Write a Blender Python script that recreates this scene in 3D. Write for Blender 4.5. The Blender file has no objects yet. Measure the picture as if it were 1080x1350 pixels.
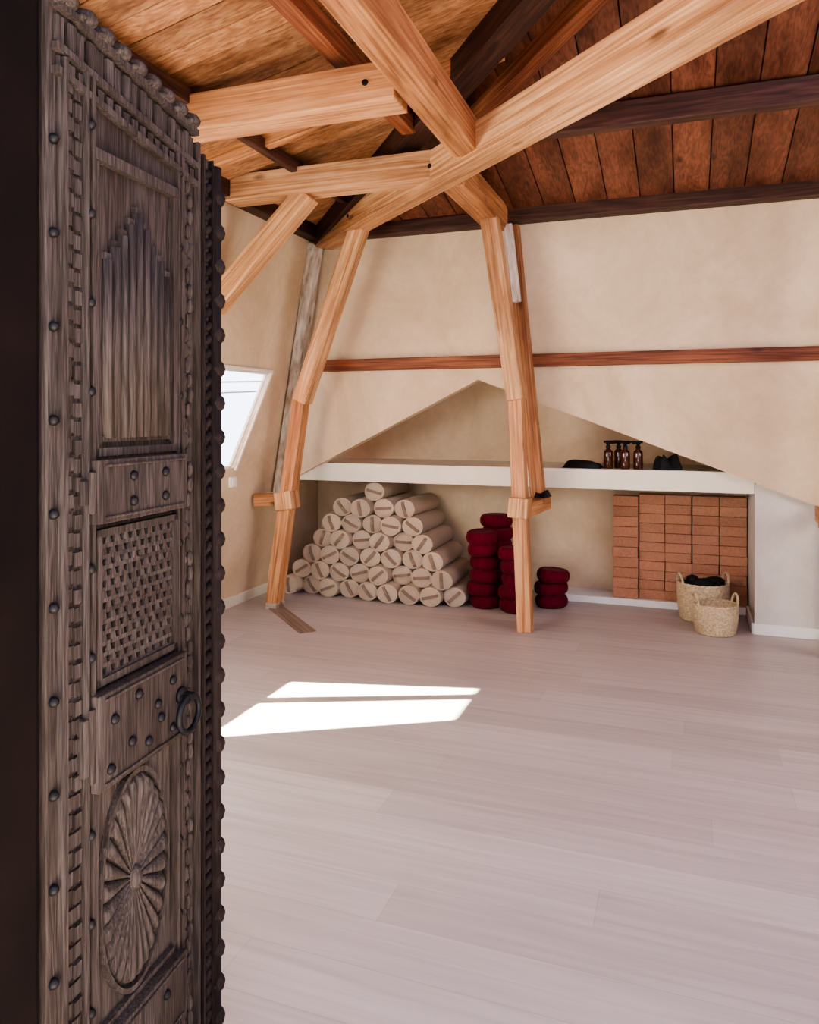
import bpy, bmesh, math, random
from mathutils import Vector, Matrix
random.seed(7)
R = math.radians
scene = bpy.context.scene

# ------------------------------------------------------------------ materials
def new_mat(name):
    m = bpy.data.materials.new(name); m.use_nodes = True
    nt = m.node_tree; b = nt.nodes['Principled BSDF']
    return m, nt, b
def N(nt, t):
    return nt.nodes.new(t)
def ramp(nt, stops):
    r = nt.nodes.new('ShaderNodeValToRGB'); e = r.color_ramp.elements
    while len(e) < len(stops): e.new(0.5)
    for i, (p, c) in enumerate(stops):
        e[i].position = p; e[i].color = (*c, 1)
    return r
def bump(nt, b, src, strength=0.2, dist=0.01):
    bp = nt.nodes.new('ShaderNodeBump'); bp.inputs['Strength'].default_value = strength
    bp.inputs['Distance'].default_value = dist
    nt.links.new(src, bp.inputs['Height']); nt.links.new(bp.outputs[0], b.inputs['Normal'])

def simple(name, col, rough=0.6, var=0.15, scale=20, bs=0.1, metallic=0, spec=0.3):
    m, nt, b = new_mat(name)
    tc = N(nt, 'ShaderNodeTexCoord'); n = N(nt, 'ShaderNodeTexNoise')
    n.inputs['Scale'].default_value = scale; n.inputs['Detail'].default_value = 6
    nt.links.new(tc.outputs['Object'], n.inputs['Vector'])
    r = ramp(nt, [(0.3, tuple(c*(1-var) for c in col)), (0.7, tuple(min(1, c*(1+var)) for c in col))])
    nt.links.new(n.outputs['Fac'], r.inputs[0]); nt.links.new(r.outputs[0], b.inputs['Base Color'])
    b.inputs['Roughness'].default_value = rough; b.inputs['Metallic'].default_value = metallic
    b.inputs['Specular IOR Level'].default_value = spec
    if bs: bump(nt, b, n.outputs['Fac'], bs, 0.01)
    return m

def plaster(name, c1, c2, rough=0.75):
    m, nt, b = new_mat(name); L = nt.links
    tc = N(nt, 'ShaderNodeTexCoord')
    n1 = N(nt, 'ShaderNodeTexNoise'); n1.inputs['Scale'].default_value = 1.3; n1.inputs['Detail'].default_value = 10; n1.inputs['Roughness'].default_value = .68; n1.inputs['Distortion'].default_value = 1.0
    n2 = N(nt, 'ShaderNodeTexNoise'); n2.inputs['Scale'].default_value = 9; n2.inputs['Detail'].default_value = 8; n2.inputs['Distortion'].default_value = 1.5
    L.new(tc.outputs['Object'], n1.inputs['Vector']); L.new(tc.outputs['Object'], n2.inputs['Vector'])
    r = ramp(nt, [(0.36, c1), (0.64, c2)])
    L.new(n1.outputs['Fac'], r.inputs[0])
    r2 = ramp(nt, [(0.35, (.95, .94, .92)), (0.65, (1, 1, 1))]); L.new(n2.outputs['Fac'], r2.inputs[0])
    mx = N(nt, 'ShaderNodeMixRGB'); mx.blend_type = 'MULTIPLY'; mx.inputs[0].default_value = 1
    L.new(r.outputs[0], mx.inputs[1]); L.new(r2.outputs[0], mx.inputs[2]); L.new(mx.outputs[0], b.inputs['Base Color'])
    b.inputs['Roughness'].default_value = rough; b.inputs['Specular IOR Level'].default_value = .25
    bump(nt, b, n2.outputs['Fac'], .2, .012)
    return m

def wood(name, dark, mid, light, gx=.5, gy=16, rough=0.55, island=0.0, objrand=0.15, axis='X', knots=True, bs=.12, patch=.35, spec=.3):
    m, nt, b = new_mat(name); L = nt.links
    tc = N(nt, 'ShaderNodeTexCoord'); mp = N(nt, 'ShaderNodeMapping')
    L.new(tc.outputs['Object'], mp.inputs['Vector'])
    sc = {'X': (gx, gy, gy), 'Y': (gy, gx, gy), 'Z': (gy, gy, gx)}[axis]
    mp.inputs['Scale'].default_value = sc
    off = N(nt, 'ShaderNodeVectorMath'); off.operation = 'ADD'
    oi = N(nt, 'ShaderNodeObjectInfo'); geo = N(nt, 'ShaderNodeNewGeometry')
    add = N(nt, 'ShaderNodeMath'); add.operation = 'ADD'
    L.new(oi.outputs['Random'], add.inputs[0]); L.new(geo.outputs['Random Per Island'], add.inputs[1])
    mul = N(nt, 'ShaderNodeMath'); mul.operation = 'MULTIPLY'; mul.inputs[1].default_value = 37.0
    L.new(add.outputs[0], mul.inputs[0])
    L.new(mp.outputs[0], off.inputs[0]); L.new(mul.outputs[0], off.inputs[1])
    n1 = N(nt, 'ShaderNodeTexNoise'); n1.inputs['Scale'].default_value = 1.0; n1.inputs['Detail'].default_value = 3; n1.inputs['Distortion'].default_value = .35
    L.new(off.outputs[0], n1.inputs['Vector'])
    w = N(nt, 'ShaderNodeMath'); w.operation = 'MULTIPLY'; w.inputs[1].default_value = 6.0
    L.new(n1.outputs['Fac'], w.inputs[0])
    fr = N(nt, 'ShaderNodeMath'); fr.operation = 'PINGPONG'; fr.inputs[1].default_value = .5
    L.new(w.outputs[0], fr.inputs[0])
    n2 = N(nt, 'ShaderNodeTexNoise'); n2.inputs['Scale'].default_value = 5.0; n2.inputs['Detail'].default_value = 5
    L.new(off.outputs[0], n2.inputs['Vector'])
    mx = N(nt, 'ShaderNodeMath'); mx.operation = 'MULTIPLY_ADD'; mx.inputs[1].default_value = .55
    L.new(fr.outputs[0], mx.inputs[0])
    m2 = N(nt, 'ShaderNodeMath'); m2.operation = 'MULTIPLY'; m2.inputs[1].default_value = .7
    L.new(n2.outputs['Fac'], m2.inputs[0]); L.new(m2.outputs[0], mx.inputs[2])
    r = ramp(nt, [(0.2, dark), (0.46, mid), (0.75, light)])
    L.new(mx.outputs[0], r.inputs[0]); col = r.outputs[0]
    mp3 = N(nt, 'ShaderNodeMapping'); s3 = {'X': (.9, 4, 4), 'Y': (4, .9, 4), 'Z': (4, 4, .9)}[axis]; mp3.inputs['Scale'].default_value = s3
    o3 = N(nt, 'ShaderNodeVectorMath'); o3.operation = 'ADD'
    L.new(tc.outputs['Object'], mp3.inputs['Vector']); L.new(mp3.outputs[0], o3.inputs[0]); L.new(mul.outputs[0], o3.inputs[1])
    n3 = N(nt, 'ShaderNodeTexNoise'); n3.inputs['Scale'].default_value = 1.0; n3.inputs['Detail'].default_value = 7; n3.inputs['Roughness'].default_value = .65
    L.new(o3.outputs[0], n3.inputs['Vector'])
    rp = ramp(nt, [(0.36, (1-patch*1.15, 1-patch*1.3, 1-patch*1.4)), (0.58, (1, 1, 1))]); L.new(n3.outputs['Fac'], rp.inputs[0])
    mk3 = N(nt, 'ShaderNodeMixRGB'); mk3.blend_type = 'MULTIPLY'; mk3.inputs[0].default_value = 1
    L.new(col, mk3.inputs[1]); L.new(rp.outputs[0], mk3.inputs[2]); col = mk3.outputs[0]
    if knots:
        v = N(nt, 'ShaderNodeTexVoronoi'); v.inputs['Scale'].default_value = 1.0
        mp2 = N(nt, 'ShaderNodeMapping'); s2 = {'X': (2.0, 5, 5), 'Y': (5, 2.0, 5), 'Z': (5, 5, 2.0)}[axis]; mp2.inputs['Scale'].default_value = s2
        o2 = N(nt, 'ShaderNodeVectorMath'); o2.operation = 'ADD'
        L.new(tc.outputs['Object'], mp2.inputs['Vector']); L.new(mp2.outputs[0], o2.inputs[0]); L.new(mul.outputs[0], o2.inputs[1])
        L.new(o2.outputs[0], v.inputs['Vector'])
        rk = ramp(nt, [(0.05, (.15, .12, .10)), (0.13, (1, 1, 1))])
        L.new(v.outputs['Distance'], rk.inputs[0])
        mk = N(nt, 'ShaderNodeMixRGB'); mk.blend_type = 'MULTIPLY'; mk.inputs[0].default_value = .7
        L.new(col, mk.inputs[1]); L.new(rk.outputs[0], mk.inputs[2]); col = mk.outputs[0]
    hs = N(nt, 'ShaderNodeHueSaturation')
    mr = N(nt, 'ShaderNodeMapRange'); mr.inputs['To Min'].default_value = 1-max(island, objrand); mr.inputs['To Max'].default_value = 1+max(island, objrand)
    L.new(geo.outputs['Random Per Island'] if island > 0 else oi.outputs['Random'], mr.inputs['Value'])
    L.new(mr.outputs[0], hs.inputs['Value']); L.new(col, hs.inputs['Color'])
    L.new(hs.outputs[0], b.inputs['Base Color'])
    b.inputs['Roughness'].default_value = rough; b.inputs['Specular IOR Level'].default_value = spec
    bump(nt, b, mx.outputs[0], bs, .006)
    return m

M_wall = plaster('clay_plaster', (.56, .43, .29), (.70, .56, .40))
M_wall2 = plaster('clay_plaster_light', (.56, .53, .49), (.63, .60, .56))
M_white = simple('off_white_paint', (.76, .71, .60), .5, .04, 8, .03)
M_whiteb = simple('white_baseboard_paint', (.78, .77, .74), .45, .03, 8, .03)
M_pine = wood('pine_beam', (.17, .062, .024), (.38, .165, .068), (.56, .29, .135), .45, 15, patch=.42)
M_pinel = wood('pale_pine_beam', (.28, .125, .052), (.54, .285, .135), (.74, .48, .28), .45, 15, objrand=.08, patch=.4)
M_leg = wood('post_pine', (.26, .10, .042), (.50, .235, .105), (.68, .38, .20), .45, 15, objrand=.05)
M_dark = wood('aged_dark_beam', (.020, .009, .007), (.055, .023, .016), (.10, .043, .028), .8, 14)
M_red = wood('stained_rail_wood', (.09, .025, .012), (.21, .065, .03), (.36, .14, .065), .6, 22)
M_sill = wood('worn_sill', (.14, .09, .065), (.27, .19, .14), (.38, .28, .22), .6, 22)
M_grey = wood('paint_worn_beam', (.26, .16, .10), (.60, .52, .44), (.80, .76, .70), 2.0, 7, patch=.6)
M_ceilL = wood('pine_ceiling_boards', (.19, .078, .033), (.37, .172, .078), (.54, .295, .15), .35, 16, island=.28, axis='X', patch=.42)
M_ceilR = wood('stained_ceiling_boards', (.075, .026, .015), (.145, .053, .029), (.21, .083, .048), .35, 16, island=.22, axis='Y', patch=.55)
M_door = wood('carved_teak', (.019, .0145, .0125), (.045, .035, .030), (.086, .068, .060), 3.0, 60, rough=.75, axis='Z', knots=False, bs=.3, objrand=.03, patch=.35, spec=.15)
M_doordk = wood('carved_teak_edge', (.008, .005, .0045), (.017, .011, .010), (.032, .021, .018), 3.0, 60, rough=.75, axis='Z', knots=False, objrand=.03, spec=.15)
M_jamb = simple('dark_door_frame_wood', (.005, .0025, .002), .8, .4, 6, .1, 0, .1)
M_iron = simple('black_iron', (.014, .013, .014), .5, .3, 40, .1, .6)
M_black = simple('black_fabric', (.008, .008, .010), .85, .3, 60, .3)

def mk_floor():
    m, nt, b = new_mat('whitewashed_oak_planks'); L = nt.links
    H = .19
    tc = N(nt, 'ShaderNodeTexCoord'); sp = N(nt, 'ShaderNodeSeparateXYZ'); L.new(tc.outputs['Object'], sp.inputs[0])
    dv = N(nt, 'ShaderNodeMath'); dv.operation = 'DIVIDE'; dv.inputs[1].default_value = H; L.new(sp.outputs['Y'], dv.inputs[0])
    fl = N(nt, 'ShaderNodeMath'); fl.operation = 'FLOOR'; L.new(dv.outputs[0], fl.inputs[0])
    wn = N(nt, 'ShaderNodeTexWhiteNoise'); wn.noise_dimensions = '1D'; L.new(fl.outputs[0], wn.inputs['W'])
    ma = N(nt, 'ShaderNodeMath'); ma.operation = 'MULTIPLY_ADD'; ma.inputs[1].default_value = 2.3
    L.new(wn.outputs['Value'], ma.inputs[0]); L.new(sp.outputs['X'], ma.inputs[2])
    cb = N(nt, 'ShaderNodeCombineXYZ'); L.new(ma.outputs[0], cb.inputs[0]); L.new(sp.outputs['Y'], cb.inputs[1])
    br = N(nt, 'ShaderNodeTexBrick'); br.offset = 0; br.offset_frequency = 1
    br.inputs['Scale'].default_value = 1; br.inputs['Brick Width'].default_value = 2.3; br.inputs['Row Height'].default_value = H
    br.inputs['Mortar Size'].default_value = .0011; br.inputs['Mortar Smooth'].default_value = .4; br.inputs['Bias'].default_value = 0
    br.inputs['Color1'].default_value = (.405, .352, .330, 1); br.inputs['Color2'].default_value = (.485, .432, .412, 1); br.inputs['Mortar'].default_value = (.33, .28, .26, 1)
    L.new(cb.outputs[0], br.inputs['Vector'])
    mp = N(nt, 'ShaderNodeMapping'); mp.inputs['Scale'].default_value = (.8, 15, 1)
    L.new(cb.outputs[0], mp.inputs['Vector'])
    n = N(nt, 'ShaderNodeTexNoise'); n.inputs['Scale'].default_value = 1.8; n.inputs['Detail'].default_value = 8; n.inputs['Distortion'].default_value = .8
    L.new(mp.outputs[0], n.inputs['Vector'])
    r = ramp(nt, [(0.32, (.83, .815, .81)), (0.65, (1, 1, 1))]); L.new(n.outputs['Fac'], r.inputs[0])
    mx = N(nt, 'ShaderNodeMixRGB'); mx.blend_type = 'MULTIPLY'; mx.inputs[0].default_value = 1
    L.new(br.outputs['Color'], mx.inputs[1]); L.new(r.outputs[0], mx.inputs[2]); L.new(mx.outputs[0], b.inputs['Base Color'])
    b.inputs['Roughness'].default_value = .38; b.inputs['Specular IOR Level'].default_value = .45
    bump(nt, b, n.outputs['Fac'], .05, .004)
    return m
M_floor = mk_floor()

def fabric(name, c, var=.1, island=.1, rough=.9, sheen=.15):
    m, nt, b = new_mat(name); L = nt.links
    tc = N(nt, 'ShaderNodeTexCoord'); n = N(nt, 'ShaderNodeTexNoise'); n.inputs['Scale'].default_value = 180; n.inputs['Detail'].default_value = 3
    L.new(tc.outputs['Object'], n.inputs['Vector'])
    r = ramp(nt, [(0.3, tuple(x*(1-var) for x in c)), (0.7, tuple(x*(1+var) for x in c))]); L.new(n.outputs['Fac'], r.inputs[0])
    geo = N(nt, 'ShaderNodeNewGeometry'); hs = N(nt, 'ShaderNodeHueSaturation'); mr = N(nt, 'ShaderNodeMapRange')
    mr.inputs['To Min'].default_value = 1-island; mr.inputs['To Max'].default_value = 1+island
    L.new(geo.outputs['Random Per Island'], mr.inputs['Value']); L.new(mr.outputs[0], hs.inputs['Value']); L.new(r.outputs[0], hs.inputs['Color'])
    L.new(hs.outputs[0], b.inputs['Base Color']); b.inputs['Roughness'].default_value = rough
    b.inputs['Specular IOR Level'].default_value = .1; b.inputs['Sheen Weight'].default_value = sheen
    bump(nt, b, n.outputs['Fac'], .2, .003)
    return m
M_bol = fabric('natural_linen', (.455, .365, .28), sheen=.05)
M_strap = fabric('linen_strap', (.23, .17, .13), sheen=0)
M_zafu = fabric('burgundy_cotton', (.095, .0045, .014), .15, .2, .9, .03)
M_cork = simple('cork_brick', (.39, .19, .115), .8, .15, 60, .2)
nt = M_cork.node_tree
_b = nt.nodes['Principled BSDF']; _src = _b.inputs['Base Color'].links[0].from_socket
_g = nt.nodes.new('ShaderNodeNewGeometry'); _h = nt.nodes.new('ShaderNodeHueSaturation'); _m = nt.nodes.new('ShaderNodeMapRange')
_m.inputs['To Min'].default_value = .85; _m.inputs['To Max'].default_value = 1.12
nt.links.new(_g.outputs['Random Per Island'], _m.inputs['Value']); nt.links.new(_m.outputs[0], _h.inputs['Value']); nt.links.new(_src, _h.inputs['Color']); nt.links.new(_h.outputs[0], _b.inputs['Base Color'])
M_wick = simple('seagrass_weave', (.50, .39, .25), .8, .35, 70, .4)
M_amber = simple('amber_glass', (.05, .013, .005), .12, .2, 5, 0, 0, .6)

# ------------------------------------------------------------------ mesh helpers
def finish(name, bm, mats, smooth=False, mw=None, parent=None, bevel=0):
    bmesh.ops.recalc_face_normals(bm, faces=bm.faces[:])
    me = bpy.data.meshes.new(name); bm.to_mesh(me); bm.free()
    ob = bpy.data.objects.new(name, me); scene.collection.objects.link(ob)
    for m in (mats if isinstance(mats, (list, tuple)) else [mats]): me.materials.append(m)
    if smooth:
        for p in me.polygons: p.use_smooth = True
    if mw is not None: ob.matrix_world = mw
    if parent: ob.parent = parent
    if bevel:
        md = ob.modifiers.new('bevel', 'BEVEL'); md.width = bevel; md.segments = 2; md.limit_method = 'ANGLE'
    return ob
def empty(name):
    e = bpy.data.objects.new(name, None); scene.collection.objects.link(e); e.empty_display_size = .1; return e
def box(bm, a, b, mi=0, M=None):
    x0, y0, z0 = a; x1, y1, z1 = b
    vs = [bm.verts.new((x, y, z)) for x in (x0, x1) for y in (y0, y1) for z in (z0, z1)]
    if M is not None:
        for v in vs: v.co = M @ v.co
    F = [(0, 1, 3, 2), (4, 6, 7, 5), (0, 4, 5, 1), (2, 3, 7, 6), (0, 2, 6, 4), (1, 5, 7, 3)]
    for f in F:
        fc = bm.faces.new([vs[i] for i in f]); fc.material_index = mi
    return vs
def prism(bm, pts, d, mi=0):
    d = Vector(d); a = [bm.verts.new(p) for p in pts]; b = [bm.verts.new(Vector(p)+d) for p in pts]
    f = [bm.faces.new(a), bm.faces.new(b[::-1])]
    for i in range(len(a)):
        j = (i+1) % len(a); f.append(bm.faces.new([a[i], b[i], b[j], a[j]]))
    for q in f: q.material_index = mi
def lathe(bm, prof, segs=24, M=None, mod=None, mi=0, smooth=True, cap=True):
    rings = []
    for (r, z) in prof:
        ring = []
        for i in range(segs):
            t = 2*math.pi*i/segs; rr = r*(mod(t, z) if mod else 1)
            v = Vector((rr*math.cos(t), rr*math.sin(t), z)); ring.append(bm.verts.new(M @ v if M is not None else v))
        rings.append(ring)
    for a, b in zip(rings, rings[1:]):
        for i in range(segs):
            j = (i+1) % segs; f = bm.faces.new([a[i], a[j], b[j], b[i]]); f.material_index = mi; f.smooth = smooth
    if cap:
        for rg in (rings[0], rings[-1]):
            f = bm.faces.new(rg); f.material_index = mi
def ball(bm, c, r, mi=0, M=None, u=10, v=6):
    r = r if isinstance(r, (tuple, list)) else (r, r, r)
    T = Matrix.Translation(c) @ Matrix.Diagonal((r[0], r[1], r[2], 1))
    if M is not None: T = M @ T
    g = bmesh.ops.create_uvsphere(bm, u_segments=u, v_segments=v, radius=1, matrix=T)
    for vv in g['verts']:
        for f in vv.link_faces: f.material_index = mi; f.smooth = True
def beam_matrix(p0, p1, roll=0):
    p0, p1 = Vector(p0), Vector(p1); x = (p1-p0).normalized()
    up = Vector((0, 0, 1)) if abs(x.z) < .8 else Vector((0, 1, 0))
    y = up.cross(x).normalized(); z = x.cross(y)
    m = Matrix((x, y, z)).transposed().to_4x4()
    return Matrix.Translation((p0+p1)/2) @ m @ Matrix.Rotation(roll, 4, 'X')
def beam(name, p0, p1, w, h, mat, roll=0, parent=None, bevel=.007, bolts=()):
    L = (Vector(p1)-Vector(p0)).length; bm = bmesh.new()
    box(bm, (-L/2, -w/2, -h/2), (L/2, w/2, h/2))
    for (s, side) in bolts:
        x = -L/2+s*L
        Mb = Matrix.Translation((x, side*(w/2+.004), 0)) @ Matrix.Rotation(R(90), 4, 'X')
        lathe(bm, [(.016, -.006), (.016, .006)], 8, Mb, mi=1)
    ob = finish(name, bm, [mat, M_iron], mw=beam_matrix(p0, p1, roll), bevel=bevel)
    if parent: ob.parent = parent
    return ob

# ------------------------------------------------------------------ camera
YAW = R(20)
cam_d = bpy.data.cameras.new('camera'); cam = bpy.data.objects.new('camera', cam_d); scene.collection.objects.link(cam)
cam.location = (0, 0, 1.5); cam.rotation_euler = (R(90), 0, YAW)
cam_d.sensor_fit = 'HORIZONTAL'; cam_d.sensor_width = 36; cam_d.lens = 36*1000/1080
cam_d.shift_y = -(675-550)/1080
cam_d.clip_start = .05
scene.camera = cam

# ------------------------------------------------------------------ room shell
bm = bmesh.new(); box(bm, (-3.5, -1.5, -.1), (4.2, 6.7, 0)); finish('floor', bm, M_floor)

YB = 5.7
bm = bmesh.new()
def bw(pts): prism(bm, [(x, YB, z) for x, z in pts], (0, .10, 0))
bw([(-3.43, 0), (-3.27, 0), (-3.27, .91), (-1.51, 1.79), (-1.51, 3.4), (-2.87, 3.4)])
bw([(-1.51, 1.79), (.88, .885), (.88, 0), (4.1, 0), (4.1, 3.4), (-1.51, 3.4)])
finish('wall_back', bm, M_wall)
bm = bmesh.new()
box(bm, (-3.45, 6.55, 0), (1.0, 6.65, 2.1)); box(bm, (-3.45, 5.8, 0), (-3.32, 6.55, 2.0)); box(bm, (-3.45, 5.8, 1.9), (1.0, 6.6, 2.0))
finish('wall_alcove', bm, M_wall)
bm = bmesh.new(); box(bm, (.45, 5.755, 0), (.98, 6.56, 1.04)); box(bm, (.98, 5.80, 0), (1.1, 6.6, 2)); finish('wall_alcove_pier', bm, M_wall2)
bm = bmesh.new(); box(bm, (-3.32, 5.77, .965), (.45, 6.55, 1.115)); finish('alcove_shelf', bm, M_white, bevel=.004)
bm = bmesh.new(); box(bm, (-.95, 6.26, 0), (.45, 6.55, .055)); finish('trim_8', bm, M_whiteb, bevel=.004)

LW = lambda y, z, o=0: (-3.39+.165*z+o, y, z)
bm = bmesh.new()
def lw(pts): prism(bm, [LW(y, z) for y, z in pts], (-.04, 0, 0))
ZT = 3.3
W2 = [(2.22, 1.08), (3.06, 1.08), (2.70, 1.98), (2.22, 1.98)]
lw([(.5, 0), (2.22, 0), (2.22, ZT), (.5, ZT)])
lw([(2.22, 0), (3.06, 0), (3.06, 1.08), (2.22, 1.08)])
lw([(2.22, 1.98), (3.06, 1.98), (3.06, ZT), (2.22, ZT)])
lw([(3.06, 1.08), (3.06, 1.98), (2.70, 1.98)])
lw([(3.06, 0), (3.95, 0), (3.95, ZT), (3.06, ZT)])
lw([(3.95, 0), (5.265, 0), (5.265, 1.117), (3.95, 1.117)])
lw([(3.95, 1.85), (5.265, 1.85), (5.265, ZT), (3.95, ZT)])
lw([(4.93, 1.117), (5.265, 1.117), (5.265, 1.85)])
lw([(5.265, 0), (5.8, 0), (5.8, ZT), (5.265, ZT)])
finish('wall_left', bm, M_wall)

def win(name, c, bars=(), bwid=.03):
    e = empty(name)
    n = len(c)
    for i in range(n):
        a, b = c[i], c[(i+1) % n]
        beam('frame_%d' % (i+1), LW(*a, -.035), LW(*b, -.035), .022, .03, M_whiteb, parent=e, bevel=.003)
    for k, (a, b) in enumerate(bars):
        beam('glazing_bar_%d' % (k+1), LW(*a, -.035), LW(*b, -.035), .03, bwid, M_whiteb, parent=e, bevel=.003)
    bm = bmesh.new(); prism(bm, [LW(y, z, -.04) for y, z in c], (-.004, 0, 0))
    g, ntg, bg = new_mat(name+'_glass')
    for nd in list(ntg.nodes): ntg.nodes.remove(nd)
    o = ntg.nodes.new('ShaderNodeOutputMaterial'); t = ntg.nodes.new('ShaderNodeBsdfTransparent'); t.inputs[0].default_value = (.95, .98, .97, 1)
    ntg.links.new(t.outputs[0], o.inputs[0])
    finish('pane', bm, g, parent=e)
win('window_1', [(3.95, 1.117), (4.93, 1.117), (5.265, 1.85), (3.95, 1.85)], [((4.4, 1.74), (5.2, 1.78)), ((4.4, 1.66), (5.13, 1.70))], .012)
win('assumed_window_2', W2, [((2.74, 1.08), (2.56, 1.98))], .08)  # unseen window and bar, assumed from the sun patch on the floor
beam('trim_1', LW(4.94, 1.10, -.01), LW(5.275, 1.86, -.01), .05, .02, M_white, bevel=.003)
beam('trim_2', LW(3.9, 1.862, -.01), LW(5.28, 1.862, -.01), .05, .02, M_white, bevel=.003)

bm = bmesh.new(); box(bm, (4.0, .4, 0), (4.1, 5.8, 3.9)); finish('wall_right', bm, M_wall)
bm = bmesh.new()
box(bm, (-3.4, .50, 0), (-1.15, .62, 3.8)); box(bm, (.45, .50, 0), (4.1, .62, 3.8)); box(bm, (-1.15, .50, 2.5), (.45, .62, 3.8))
finish('wall_front', bm, M_wall)
e = empty('door_frame')
bm = bmesh.new(); box(bm, (-1.5, .35, 0), (-.985, .955, 2.5)); finish('hinge_jamb', bm, M_jamb, parent=e, bevel=.01)
bm = bmesh.new(); box(bm, (.28, .42, 0), (.46, .70, 2.5)); finish('latch_jamb', bm, M_jamb, parent=e, bevel=.01)
bm = bmesh.new(); box(bm, (-1.5, .42, 2.42), (.46, .70, 2.62)); finish('lintel', bm, M_jamb, parent=e, bevel=.01)

bm = bmesh.new(); prism(bm, [LW(.6, 0, .0), LW(5.7, 0, .0), LW(5.7, .085, .0), LW(.6, .085, .0)], (.02, 0, 0)); finish('baseboard_left', bm, M_white, bevel=.003)
bm = bmesh.new(); box(bm, (.44, 5.735, 0), (.88, 5.755, .075)); box(bm, (.88, 5.68, 0), (4.0, 5.70, .075)); finish('baseboard_back', bm, M_whiteb, bevel=.003)
bm = bmesh.new(); box(bm, (.43, 5.755, 0), (.45, 6.26, .075)); finish('baseboard_alcove', bm, M_whiteb, bevel=.003)

T = .22; X0 = -2.9; ZP = 3.03
bm = bmesh.new(); y = .5
while y < 5.75:
    w = random.choice((.15, .165, .18)); j = random.uniform(-.002, .002)
    p = [(X0-.12, y+.003, ZP-.12*T+j), (X0-.12, y+w-.003, ZP-.12*T+j), (X0+3.3, y+w-.003, ZP+3.3*T+j), (X0+3.3, y+.003, ZP+3.3*T+j)]
    prism(bm, p, (0, 0, .02)); y += w
finish('ceiling', bm, M_ceilL)
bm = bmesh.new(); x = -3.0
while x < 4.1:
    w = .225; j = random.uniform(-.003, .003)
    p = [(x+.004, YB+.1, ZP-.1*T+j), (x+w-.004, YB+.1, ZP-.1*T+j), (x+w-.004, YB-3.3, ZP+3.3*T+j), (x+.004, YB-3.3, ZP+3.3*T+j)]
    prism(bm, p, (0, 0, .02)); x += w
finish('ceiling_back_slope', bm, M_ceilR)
bm = bmesh.new(); box(bm, (-.2, .4, 3.70), (4.1, 2.8, 3.76)); finish('ceiling_flat', bm, M_ceilL)
bm = bmesh.new()
prism(bm, [(X0-.2, .4, ZP-.2*T+.035), (X0-.2, 5.85, ZP-.2*T+.035), (X0+3.4, 5.85, ZP+3.4*T+.035), (X0+3.4, .4, ZP+3.4*T+.035)], (0, 0, .03))
prism(bm, [(-3.1, YB+.15, ZP-.15*T+.035), (4.2, YB+.15, ZP-.15*T+.035), (4.2, YB-3.4, ZP+3.4*T+.035), (-3.1, YB-3.4, ZP+3.4*T+.035)], (0, 0, .03))
finish('ceiling_underlay', bm, M_dark)

# ------------------------------------------------------------------ timber frame
ZB = 3.0
beam('trim_3', (-1.34, 5.64, 3.02), (4.0, 5.64, 3.02), .12, .12, M_dark)
beam('trim_4', (-2.86, 5.66, 3.00), (-1.34, 5.64, 3.00), .12, .10, M_dark)
beam('trim_5', (-2.86, .65, 3.0), (-2.86, 5.6, 3.0), .12, .11, M_dark)
beam('trim_6', (-3.05, 5.672, 1.925), (4.0, 5.672, 1.925), .06, .095, M_red)
RF = empty('roof_timber_frame')
def rb(n, *a, **k): return beam(n, *a, parent=RF, **k)
rb('diagonal_beam', (-2.80, 5.63, ZB-.02), (1.55, 1.67, ZB), .17, .19, M_pinel, bolts=[(.12, -1), (.33, -1)])
rb('tie_beam_1', (-2.84, 4.34, ZB), (-1.32, 4.34, ZB), .16, .17, M_pinel, bolts=[(.96, -1)])
rb('tie_beam_2', (-1.33, 4.42, ZB-.01), (-1.33, 5.6, ZB-.01), .16, .18, M_pine)
rb('tie_beam_3', (-2.62, 3.24, ZB+.01), (-1.22, 3.24, ZB+.01), .18, .18, M_leg, bolts=[(.9, -1)])
rb('tie_beam_4', (-1.09, .75, ZB+.02), (-1.13, 4.02, ZB+.02), .15, .18, M_pine)
rb('knee_brace', (-2.27, 4.34, 2.93), (-2.98, 4.34, 2.24), .12, .14, M_pinel)
rb('hip_rafter_1', (-2.8, 5.6, 2.98), (-.1, 2.9, 3.575), .15, .16, M_dark)
rb('hip_rafter_2', (-1.22, 4.42, 3.30), (.3, 2.9, 3.62), .09, .14, M_red)
rb('purlin_1', (-1.2, 4.47, 3.215), (3.98, 4.47, 3.215), .09, .14, M_dark)
rb('purlin_2', (-2.33, .65, 3.09), (-2.33, 5.0, 3.09), .05, .08, M_dark)
rb('purlin_3', (-1.55, .65, 3.24), (-1.55, 4.25, 3.24), .09, .11, M_red)
rb('rafter', (-2.75, 3.9, 3.03), (-.9, 3.9, 3.42), .06, .09, M_pine)

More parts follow.
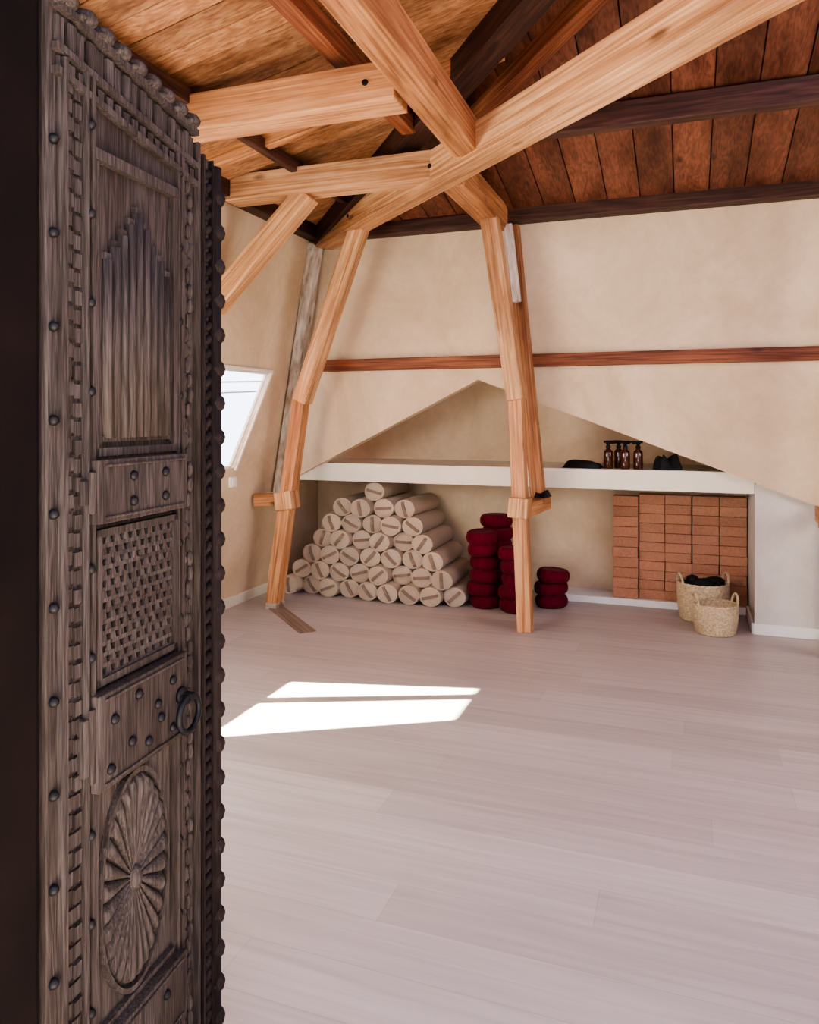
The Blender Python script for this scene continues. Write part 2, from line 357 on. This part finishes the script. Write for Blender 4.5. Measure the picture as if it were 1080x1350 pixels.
def post(parts):
    e = empty('timber_post')
    for i, (n, a, b, w, h, m) in enumerate(parts): beam(n, a, b, w, h, m, parent=e)
    return e
post([('upper_leg', (-2.29, 5.20, 2.92), (-2.80, 5.25, 1.62), .12, .13, M_pinel),
      ('lower_leg', (-2.81, 5.27, 1.68), (-3.06, 5.27, .0), .10, .12, M_leg),
      ('splice_block', (-2.925, 5.255, .78), (-2.945, 5.255, .92), .15, .15, M_pinel),
      ('tie_arm', (-3.22, 5.27, .84), (-2.88, 5.27, .86), .10, .10, M_leg),
      ('wall_leg', (-2.86, 5.60, 2.92), (-3.18, 5.58, .86), .09, .11, M_grey),
      ('foot', (-3.10, 5.27, .02), (-3.00, 5.27, .02), .14, .05, M_grey)])
post([('upper_leg', (-1.31, 5.27, 2.92), (-1.115, 5.27, 1.62), .12, .13, M_pinel),
      ('lower_leg', (-1.125, 5.28, 1.68), (-1.055, 5.28, .0), .10, .11, M_leg),
      ('splice_block', (-1.095, 5.26, .80), (-1.085, 5.26, .94), .14, .15, M_pinel),
      ('tie_arm', (-1.08, 5.30, .84), (-1.0, 5.75, .86), .10, .10, M_leg),
      ('wall_leg', (-1.22, 5.60, 2.93), (-1.02, 5.61, .86), .10, .10, M_pine),
      ('wall_leg_top', (-1.235, 5.54, 2.93), (-1.17, 5.54, 2.35), .06, .06, M_grey)])
post([('lower_leg', (.86, 5.30, .9), (.86, 5.30, .0), .10, .11, M_leg),
      ('splice_block', (.86, 5.29, .80), (.86, 5.29, .94), .15, .17, M_pinel),
      ('mid_leg', (.86, 5.30, .9), (.95, 5.30, 2.95), .10, .11, M_leg),
      ('tie_arm', (.86, 5.30, .84), (.86, 5.68, .86), .10, .10, M_leg)])
beam('floor_sill_board', (-3.02, 5.24, .004), (-2.47, 4.72, .004), .12, .010, M_sill, bevel=.002)

bm = bmesh.new(); box(bm, (-.012, -.04, -.04), (.012, .04, .04)); box(bm, (.012, -.025, -.03), (.018, .025, .03))
finish('light_switch', bm, M_whiteb, mw=Matrix.Translation(LW(4.92, 1.01, .012)), bevel=.003)
bm = bmesh.new(); lathe(bm, [(.045, 0), (.045, .015), (.03, .02), (.028, .035), (.01, .04)], 20, Matrix.Rotation(R(90), 4, 'Y')); finish('wall_socket', bm, M_whiteb, mw=Matrix.Translation(LW(4.85, .40, .0)))

bm = bmesh.new(); box(bm, (-4.35, 3.2, 0), (-4.0, 5.35, 3.0)); box(bm, (-4.4, 3.15, 3.0), (-3.97, 5.4, 3.08)); finish('sun_blocker', bm, M_cork)  # unseen mass added outdoors to keep direct sun out of the visible skylight

# ------------------------------------------------------------------ bolsters
bm = bmesh.new()
rx, rz, dz, x00 = .091, .078, .1335, -3.165
rows = [range(9), range(8), range(7), range(6), range(5), range(4), (1,)]
for r, cols in enumerate(rows):
    for k in cols:
        cx = x00+r*.0905+k*.181; cz = rz+r*dz; y0 = 5.72+random.uniform(-.05, .05)+.015*r
        L = .62; M = Matrix.Translation((cx, y0, cz)) @ Matrix.Rotation(random.uniform(-.03, .03), 4, 'Z') @ Matrix.Diagonal((rx/.09, 1, rz/.09, 1)) @ Matrix.Rotation(R(-90), 4, 'X') @ Matrix.Rotation(random.uniform(0, 6.28), 4, 'Z')
        pr = [(.004, .006), (.05, .002), (.078, .008), (.083, .012), (.087, .006), (.090, .010), (.0885, .018), (.091, .06), (.092, .3), (.091, .56), (.0885, L-.018), (.090, L-.010), (.087, L-.006), (.083, L-.012), (.078, L-.008), (.004, L)]
        ph = random.uniform(0, 6)
        lathe(bm, pr, 24, M, mod=lambda t, z: 1+.012*math.sin(3*t+ph+z*6))
        pts = [(-.07, .002), (-.05, -.008), (0, -.014), (.05, -.008), (.07, .002)]
        for (a, za), (b, zb) in zip(pts, pts[1:]):
            vs = [bm.verts.new(M @ Vector(q)) for q in ((a, -.013, za), (b, -.013, zb), (b, .013, zb), (a, .013, za))]
            v2 = [bm.verts.new(M @ Vector(q)) for q in ((a, -.013, za+.004), (b, -.013, zb+.004), (b, .013, zb+.004), (a, .013, za+.004))]
            ff = bm.faces.new(vs); ff.material_index = 1
            ff = bm.faces.new(v2[::-1]); ff.material_index = 1
            for i in range(4):
                j = (i+1) % 4; ff = bm.faces.new([vs[i], v2[i], v2[j], vs[j]]); ff.material_index = 1
finish('bolster_pile', bm, [M_bol, M_strap])

# ------------------------------------------------------------------ meditation cushions
def cushion_stack(x, y, n, r, h=.10):
    bm = bmesh.new()
    for i in range(n):
        ph = random.uniform(0, 6); rr = r*random.uniform(.95, 1.02)
        pr = []
        for k in range(11):
            t = math.pi*k/10-math.pi/2
            pr.append((rr-.042+.042*max(0, math.cos(t))**.8, h/2*math.sin(t)*1.02))
        pr = [(.01, -h/2*.86)]+[(rr*.6, -h/2*.98)]+pr+[(rr*.6, h/2*.98), (.01, h/2*.84)]
        M = Matrix.Translation((x+random.uniform(-.018, .018), y+random.uniform(-.012, .012), h/2+.002+i*h)) @ Matrix.Rotation(random.uniform(-.07, .07), 4, 'X') @ Matrix.Rotation(random.uniform(-.06, .06), 4, 'Y')
        lathe(bm, pr, 90, M, mod=lambda t, z: 1+.022*math.sin(18*t+ph)*(1 if abs(z) < h*.46 else .5)+.025*math.sin(2*t+ph))
    return finish('meditation_cushion_stack', bm, M_zafu)
cushion_stack(-1.50, 5.85, 6, .122)
cushion_stack(-1.46, 6.13, 7, .135)
cushion_stack(-1.235, 5.77, 5, .118)
cushion_stack(-1.00, 6.03, 3, .128)

# ------------------------------------------------------------------ cork bricks
bm = bmesh.new()
for c in range(5):
    nrow = 11 if c else 10
    hh = .0755 if c else .0815
    for r in range(nrow):
        jx = random.uniform(-.003, .003); jy = random.uniform(-.006, .006) - (.03 if c == 0 else 0)
        x = -.548+c*.199+jx; z = .057+r*hh; y = 6.31+jy
        box(bm, (x, y, z), (x+.194, y+.12, z+hh-.002))
bb = finish('yoga_brick_stack', bm, M_cork, bevel=.004)

# ------------------------------------------------------------------ baskets
def basket(name, x, y, r, h, fill):
    e = empty(name)
    bm = bmesh.new(); rows = int(h/.016)
    segs = 96
    rings = []
    for k in range(rows*2+1):
        z = h*k/(rows*2); ring = []
        base = r*(.86+.14*math.sin(min(1, z/h*1.1)*math.pi*.6)/math.sin(math.pi*.6))
        for i in range(segs):
            t = 2*math.pi*i/segs
            rr = base+.005*(1 if k % 2 else 0)*math.cos(t*24+(k//2 % 2)*math.pi)+(.004 if k % 2 else -.002)
            ring.append(bm.verts.new((rr*math.cos(t), rr*math.sin(t), z+.001)))
        rings.append(ring)
    for a, b in zip(rings, rings[1:]):
        for i in range(segs):
            j = (i+1) % segs; f = bm.faces.new([a[i], a[j], b[j], b[i]]); f.smooth = True
    bm.faces.new(rings[0])
    inner = [[bm.verts.new((v.co.x*.94, v.co.y*.94, v.co.z+(.01 if q == 0 else 0))) for v in rings[w]] for q, w in enumerate((0, -1))]
    for i in range(segs):
        j = (i+1) % segs; bm.faces.new([inner[0][i], inner[1][i], inner[1][j], inner[0][j]]); bm.faces.new([rings[-1][i], rings[-1][j], inner[1][j], inner[1][i]])
    bm.faces.new(inner[0])
    R0 = rings[-1][0].co.xy.length
    def tube(path, rad, closed=False, sg=8):
        n = len(path); rgs = []
        for i, p in enumerate(path):
            p = Vector(p); d = (Vector(path[(i+1) % n if closed else min(i+1, n-1)])-Vector(path[i-1 if (closed or i) else 0])).normalized()
            u = d.cross(Vector((0, 0, 1))); u = u.normalized() if u.length > 1e-4 else Vector((1, 0, 0)); w = d.cross(u)
            rd = rad*(1+.18*math.sin(i*1.9))
            rgs.append([bm.verts.new(p+u*rd*math.cos(2*math.pi*q/sg)+w*rd*math.sin(2*math.pi*q/sg)) for q in range(sg)])
        rng = range(n) if closed else range(n-1)
        for i in rng:
            a, b = rgs[i], rgs[(i+1) % n]
            for q in range(sg):
                s = (q+1) % sg; f = bm.faces.new([a[q], a[s], b[s], b[q]]); f.smooth = True
    tube([(R0*.975*math.cos(2*math.pi*i/72), R0*.975*math.sin(2*math.pi*i/72), h) for i in range(72)], .010, True)
    for s in (0, math.pi):
        path = []
        for i in range(17):
            t = math.pi*i/16; ang = s+R(20)+.34*math.cos(t)
            path.append((R0*math.cos(ang), R0*math.sin(ang), h-.005+.075*math.sin(t)))
        tube(path, .009)
    finish('woven_body', bm, M_wick, parent=e)
    if fill:
        bm = bmesh.new()
        for i in range(16):
            a = random.uniform(0, 6.28); q = random.uniform(0, r*.55)
            Mx = Matrix.Translation((q*math.cos(a), q*math.sin(a), h*.9+random.uniform(-.01, .045))) @ Matrix.Rotation(random.uniform(0, 3), 4, 'Z') @ Matrix.Rotation(random.uniform(-.5, .5), 4, 'X')
            ball(bm, (0, 0, 0), (.075, .045, .03), 0, Mx, 14, 8)
        lathe(bm, [(r*.78, h*.4), (r*.8, h*.8), (r*.5, h*.87), (.01, h*.88)], 20)
        finish('rolled_eye_pillows', bm, M_black, parent=e)
    e.location = (x, y, 0); return e
basket('seagrass_basket', .12, 6.05, .18, .27, True)
basket('seagrass_basket', .195, 5.69, .145, .20, False)

# ------------------------------------------------------------------ shelf things
def spray(x, y, rot=0):
    bm = bmesh.new()
    lathe(bm, [(.028, 0), (.031, .004), (.031, .105), (.028, .118), (.013, .132), (.0125, .140)], 20)
    lathe(bm, [(.016, .136), (.016, .152), (.011, .156), (.011, .168)], 14, mi=1)
    box(bm, (-.016, -.010, .165), (.035, .010, .188), 1); box(bm, (.035, -.006, .172), (.047, .006, .186), 1); box(bm, (-.030, -.008, .172), (-.016, .008, .186), 1)
    box(bm, (.018, -.005, .130), (.025, .005, .168), 1, Matrix.Rotation(-.15, 4, 'Y'))
    finish('spray_bottle', bm, [M_amber, M_black], mw=Matrix.Translation((x, y, 1.115)) @ Matrix.Rotation(rot, 4, 'Z') @ Matrix.Scale(1.12, 4))
for (x, y, r_) in ((-.545, 5.86, .4), (-.475, 5.93, 2.6), (-.42, 5.83, .9), (-.33, 5.85, 3.0)): spray(x, y, r_)

def cloth(name, c, sx, sy, hz, lumps, rot=0):
    bm = bmesh.new(); n = 26; g = []
    ph = [random.uniform(0, 6) for _ in range(6)]
    for i in range(n):
        row = []
        for j in range(n):
            u = i/(n-1)*2-1; v = j/(n-1)*2-1
            e = max(0, 1-max(abs(u), abs(v))**6)
            zz = hz*e*(.6+.2*math.sin(lumps*u+ph[0]+v*2)+.2*math.sin(lumps*1.3*v+ph[1]+u*3))
            row.append(bm.verts.new((u*sx*(1+.12*math.sin(3*v+ph[2])), v*sy*(1+.12*math.sin(3*u+ph[3])), max(.002, zz))))
        g.append(row)
    for i in range(n-1):
        for j in range(n-1):
            f = bm.faces.new([g[i][j], g[i+1][j], g[i+1][j+1], g[i][j+1]]); f.smooth = True
    return finish(name, bm, M_black, mw=Matrix.Translation(c) @ Matrix.Rotation(rot, 4, 'Z'))
cloth('folded_black_cloth', (-.735, 5.85, 1.115), .135, .07, .075, 2)
cloth('crumpled_black_cloth', (-.12, 5.85, 1.115), .09, .06, .14, 4, .4)
cloth('small_black_cloth', (-.985, 5.58, .912), .045, .09, .06, 4, -.1)

# ------------------------------------------------------------------ carved door
def build_door():
    F = Vector((-1.018, 1.492, 0)); ud = Vector((.0668, -.998, 0)).normalized(); nd = Vector((.998, .0668, 0)).normalized()
    MW = Matrix((ud, nd, Vector((0, 0, 1)))).transposed().to_4x4(); MW.translation = F
    root = empty('door_1')
    def fin(n, bm, m=M_door, bv=.0025):
        return finish(n, bm, m, mw=MW, parent=root, bevel=bv)
    W = .53
    bm = bmesh.new()
    prism(bm, [(0, 0, .02), (W, 0, .02), (W, 0, 2.2), (.40, 0, 2.185), (.25, 0, 2.16), (.11, 0, 2.133), (.095, 0, 2.095), (0, 0, 2.075)], (0, -.05, 0))
    fin('leaf', bm)
    bm = bmesh.new()
    lathe(bm, [(.019, .03), (.019, 2.07)], 14, Matrix.Translation((.014, .0, 0)))
    z = .05
    while z < 2.06:
        ball(bm, (.010, .004, z), (.020, .024, .024)); z += .078
    z = .06
    while z < 2.06:
        Mx = Matrix.Translation((.050, .004, z)) @ Matrix.Rotation(R(35), 4, 'Y')
        ball(bm, (0, 0, 0), (.020, .012, .010), 0, Mx, 10, 6); z += .031
    box(bm, (.072, 0, .03), (.078, .016, 2.08)); box(bm, (.030, 0, .03), (.034, .012, 2.08))
    fin('scalloped_column', bm, M_doordk, 0)
    bm = bmesh.new()
    for u0, u1 in ((.088, .098), (.150, .160), (.166, .173), (.430, .438), (.446, .452), (.498, .506)):
        box(bm, (u0, 0, .05), (u1, .014 if u0 < .17 else .016, 2.10))
    z = .06
    k = 0
    while z < 2.06:
        box(bm, (.456, 0, z), (.473, .005+.003*(k % 2), z+.024)); box(bm, (.477, 0, z+.005), (.494, .008-.003*(k % 2), z+.028))
        um = .124+.010*math.sin(k*1.05)
        ball(bm, (um, .003, z+.015), (.0085, .008, .017), 0, Matrix.Identity(4), 10, 6)
        ball(bm, (.248-um, .002, z+.015), (.006, .005, .010), 0, Matrix.Identity(4), 8, 5)
        z += .032; k += 1
    fin('border_dentils', bm, M_door, 0)
    bm = bmesh.new()
    hz = lambda u: 2.118+(u-.11)*.16
    for dz_, th in ((-.005, .018), (-.075, .015), (-.115, .015)):
        for i in range(10):
            a = .10+i*.042; b = a+.042
            prism(bm, [(a, 0, hz(a)+dz_), (b, 0, hz(b)+dz_), (b, 0, hz(b)+dz_+.012), (a, 0, hz(a)+dz_+.012)], (0, th, 0))
    for i in range(17):
        a = .105+i*.0245
        prism(bm, [(a, 0, hz(a)-.058), (a+.018, 0, hz(a+.018)-.058), (a+.018, 0, hz(a)-.012), (a, 0, hz(a)-.012)], (0, .006+.004*(i % 2), 0))
        prism(bm, [(a, 0, hz(a)-.098), (a+.016, 0, hz(a)-.098), (a+.016, 0, hz(a)-.08), (a, 0, hz(a)-.08)], (0, .008, 0))
    for i in range(9):
        a = .12+i*.047
        ball(bm, (a, .004, hz(a)+.018), (.024, .026, .017), 0, None, 12, 8)
        ball(bm, (a+.02, .010, hz(a)+.010), (.008, .022, .008), 0, None, 8, 6)
    fin('carved_head', bm, M_door, 0)
    bm = bmesh.new()
    for (a, b, c, d, t) in ((.173, 1.43, .430, 1.445, .012), (.173, 1.955, .430, 1.975, .016), (.173, 1.43, .187, 1.97, .012), (.416, 1.43, .430, 1.97, .012), (.192, 1.45, .196, 1.93, .007), (.405, 1.45, .409, 1.93, .007)):
        box(bm, (a, 0, b), (c, t, d))
    nf = 9
    for i in range(nf):
        u = .210+i*(.182/(nf-1)); k = 1-abs(i-4)/4.0
        top = 1.785+.105*k
        Mx = Matrix.Translation((u, 0, 0)) @ Matrix.Diagonal((1, 1.9, 1, 1))
        lathe(bm, [(.0100, 1.462), (.0100, top)], 12, Mx)
        box(bm, (u-.0085, 0, top), (u+.0085, .011, top+.012))
    box(bm, (.198, 0, 1.455), (.404, .010, 1.466))
    fin('fluted_panel', bm, M_door, 0)
    def rail(name, z0, z1, studs):
        bm = bmesh.new()
        box(bm, (.165, 0, z0), (.440, .030, z1)); box(bm, (.158, 0, z0+.02), (.450, .024, z1-.02))
        box(bm, (.150, 0, z0+.035), (.462, .018, z1-.035))
        box(bm, (.180, .030, z0+.008), (.425, .034, z0+.013)); box(bm, (.180, .030, z1-.013), (.425, .034, z1-.008))
        fin(name, bm)
        bm = bmesh.new()
        for (u, z) in studs:
            ball(bm, (u, .031, z), (.0095, .009, .0095), 0, None, 12, 8)
        fin(name+'_studs', bm, M_iron, 0)
    rail('lock_rail_upper', 1.312, 1.425, [(u, z) for u in (.245, .345) for z in (1.345, 1.392)])
    rail('lock_rail_middle', .842, 1.012, [(.22, .97), (.33, .98), (.40, .96), (.27, .94), (.35, .90), (.22, .875), (.30, .88), (.41, .875), (.26, .91)])
    rail('bottom_rail', .26, .392, [(.24, .35), (.37, .35), (.30, .30)])
    rail('foot_rail', .03, .12, [(.24, .08), (.37, .08)])
    bm = bmesh.new()
    for (a, b, c, d, t) in ((.178, 1.022, .425, 1.034, .016), (.178, 1.288, .425, 1.300, .016), (.178, 1.022, .190, 1.3, .016), (.413, 1.022, .425, 1.3, .016)):
        box(bm, (a, 0, b), (c, t, d))
    nr = 13; cz = .254/nr; nc = 9; cu = .223/nc
    for j in range(nr+1):
        z = 1.034+cz*j
        box(bm, (.190, .002, max(1.034, z-.0038)), (.413, .010, min(1.288, z+.0038)))
    for j in range(nr):
        z0 = 1.034+cz*j; o = .5*(j % 2)
        for i in range(-1, nc+1):
            u = .190+cu*(i+o)
            w0, w1 = (.0042, .0100)
            pts = [(u-w1, .002, z0), (u+w1, .002, z0), (u+w0, .002, z0+cz), (u-w0, .002, z0+cz)]
            pts = [(min(.413, max(.190, p[0])), p[1], p[2]) for p in pts]
            if pts[1][0]-pts[0][0] > .003 and pts[2][0]-pts[3][0] > .0005: prism(bm, pts, (0, .0075, 0))
    fin('lattice_panel', bm, M_door, 0)
    bm = bmesh.new(); box(bm, (.19, .0, 1.034), (.413, .0015, 1.288)); fin('lattice_backing', bm, M_jamb, 0)
    bm = bmesh.new(); C = (.309, .62); a_, b_ = .100, .200
    for (p, q, r2, s2, t) in ((.173, .395, .430, .405, .012), (.173, .83, .430, .842, .012), (.173, .395, .184, .84, .012), (.419, .395, .430, .84, .012)):
        box(bm, (p, 0, q), (r2, t, s2))
    def P(t, k, y): return Vector((C[0]+a_*k*math.cos(t), y, C[1]+b_*k*math.sin(t)))
    n = 28; sub = 8; ks = [.12, .3, .5, .7, .86, .94, .985]
    grid = []
    for k in ks:
        row = []
        for i in range(n*sub):
            t = 2*math.pi*i/(n*sub); ph = (i % sub)/sub
            prof = abs(math.sin(math.pi*ph))**.6
            amp = .004+.013*min(1, k/.8)
            if k > .9: amp *= (.75 if k < .96 else .1)
            row.append(bm.verts.new(P(t, k, .001+amp*prof)))
        grid.append(row)
    m_ = n*sub
    for a, b in zip(grid, grid[1:]):
        for i in range(m_):
            j = (i+1) % m_; bm.faces.new([a[i], b[i], b[j], a[j]]).smooth = False
    for i in range(60):
        t0 = 2*math.pi*i/60; t1 = 2*math.pi*(i+1)/60
        prism(bm, [P(t0, 1.0, 0), P(t1, 1.0, 0), P(t1, 1.05, 0), P(t0, 1.05, 0)], (0, .013, 0))
    ball(bm, (C[0], .004, C[1]), (.014, .018, .024), 0, None, 14, 8)
    fin('sunburst_panel', bm, M_door, 0)
    bm = bmesh.new()
    prism(bm, [(.19, 0, .135), (.41, 0, .135), (.41, 0, .245), (.19, 0, .245)], (0, .010, 0)); box(bm, (.22, .01, .16), (.38, .018, .22)); fin('foot_panel', bm)
    bm = bmesh.new(); z = .10
    while z < 2.1:
        ball(bm, (.518, .002, z), (.009, .011, .009), 0, None, 12, 8); ball(bm, (.441, .014, z+.05), (.008, .009, .009), 0, None, 12, 8); ball(bm, (.163, .010, z+.05), (.007, .008, .008), 0, None, 12, 8)
        z += .155
    fin('iron_studs', bm, M_iron, 0)
    bm = bmesh.new()
    Rg = .036; rg = []
    for i in range(36):
        a = 2*math.pi*i/36; ring = []
        for q in range(8):
            t = 2*math.pi*q/8; rr = Rg+.0065*math.cos(t)
            ring.append(bm.verts.new((.190+rr*math.cos(a), .050+.0065*math.sin(t), .893+rr*math.sin(a))))
        rg.append(ring)
    for i in range(36):
        a, b = rg[i], rg[(i+1) % 36]
        for q in range(8):
            s = (q+1) % 8; f = bm.faces.new([a[q], a[s], b[s], b[q]]); f.smooth = True
    box(bm, (.183, .03, .922), (.197, .060, .936)); lathe(bm, [(.018, 0), (.016, .006), (.006, .010)], 14, Matrix.Translation((.190, .030, .929)) @ Matrix.Rotation(R(-90), 4, 'X'))
    fin('ring_handle', bm, M_iron, 0)
build_door()

# ------------------------------------------------------------------ light
w = bpy.data.worlds.new('sky'); scene.world = w; w.use_nodes = True
bg = w.node_tree.nodes['Background']; bg.inputs[0].default_value = (.80, .83, 1.0, 1); bg.inputs[1].default_value = 5.0
sd = bpy.data.lights.new('sun', 'SUN'); sd.energy = 190; sd.angle = R(.6); sd.color = (1, .92, .78)
so = bpy.data.objects.new('sun', sd); scene.collection.objects.link(so)
so.rotation_euler = Vector((1.03, .7, -1)).to_track_quat('-Z', 'Y').to_euler(); so.location = (-6, 0, 6)
def area(name, loc, target, sx, sy, e, col):
    d = bpy.data.lights.new(name, 'AREA'); d.shape = 'RECTANGLE'; d.size = sx; d.size_y = sy; d.energy = e; d.color = col
    o = bpy.data.objects.new(name, d); scene.collection.objects.link(o); o.location = loc
    o.rotation_euler = (Vector(target)-Vector(loc)).to_track_quat('-Z', 'Y').to_euler(); return o
area('fill_lamp_right', (3.6, 2.8, 2.2), (-1, 4.6, 1.4), 2.2, 1.6, 115, (1.0, .95, .90))  # added fill lamp for the back wall; the right wall has no window
area('fill_lamp_roof', (1.3, 1.7, 3.55), (1.0, 2.2, 0), 1.6, 1.2, 80, (.50, .50, 1.0))  # added bluish lamp tinting the near floor; the ceiling has no opening
area('fill_lamp_left', (-2.75, 1.9, 1.6), (0, 4.2, 1.8), 1.4, 1.0, 85, (1, .93, .82))  # added warm lamp inside the room, strengthening light from the left
try:
    scene.view_settings.look = 'AgX - Medium High Contrast'
except Exception as ex:
    print(ex)
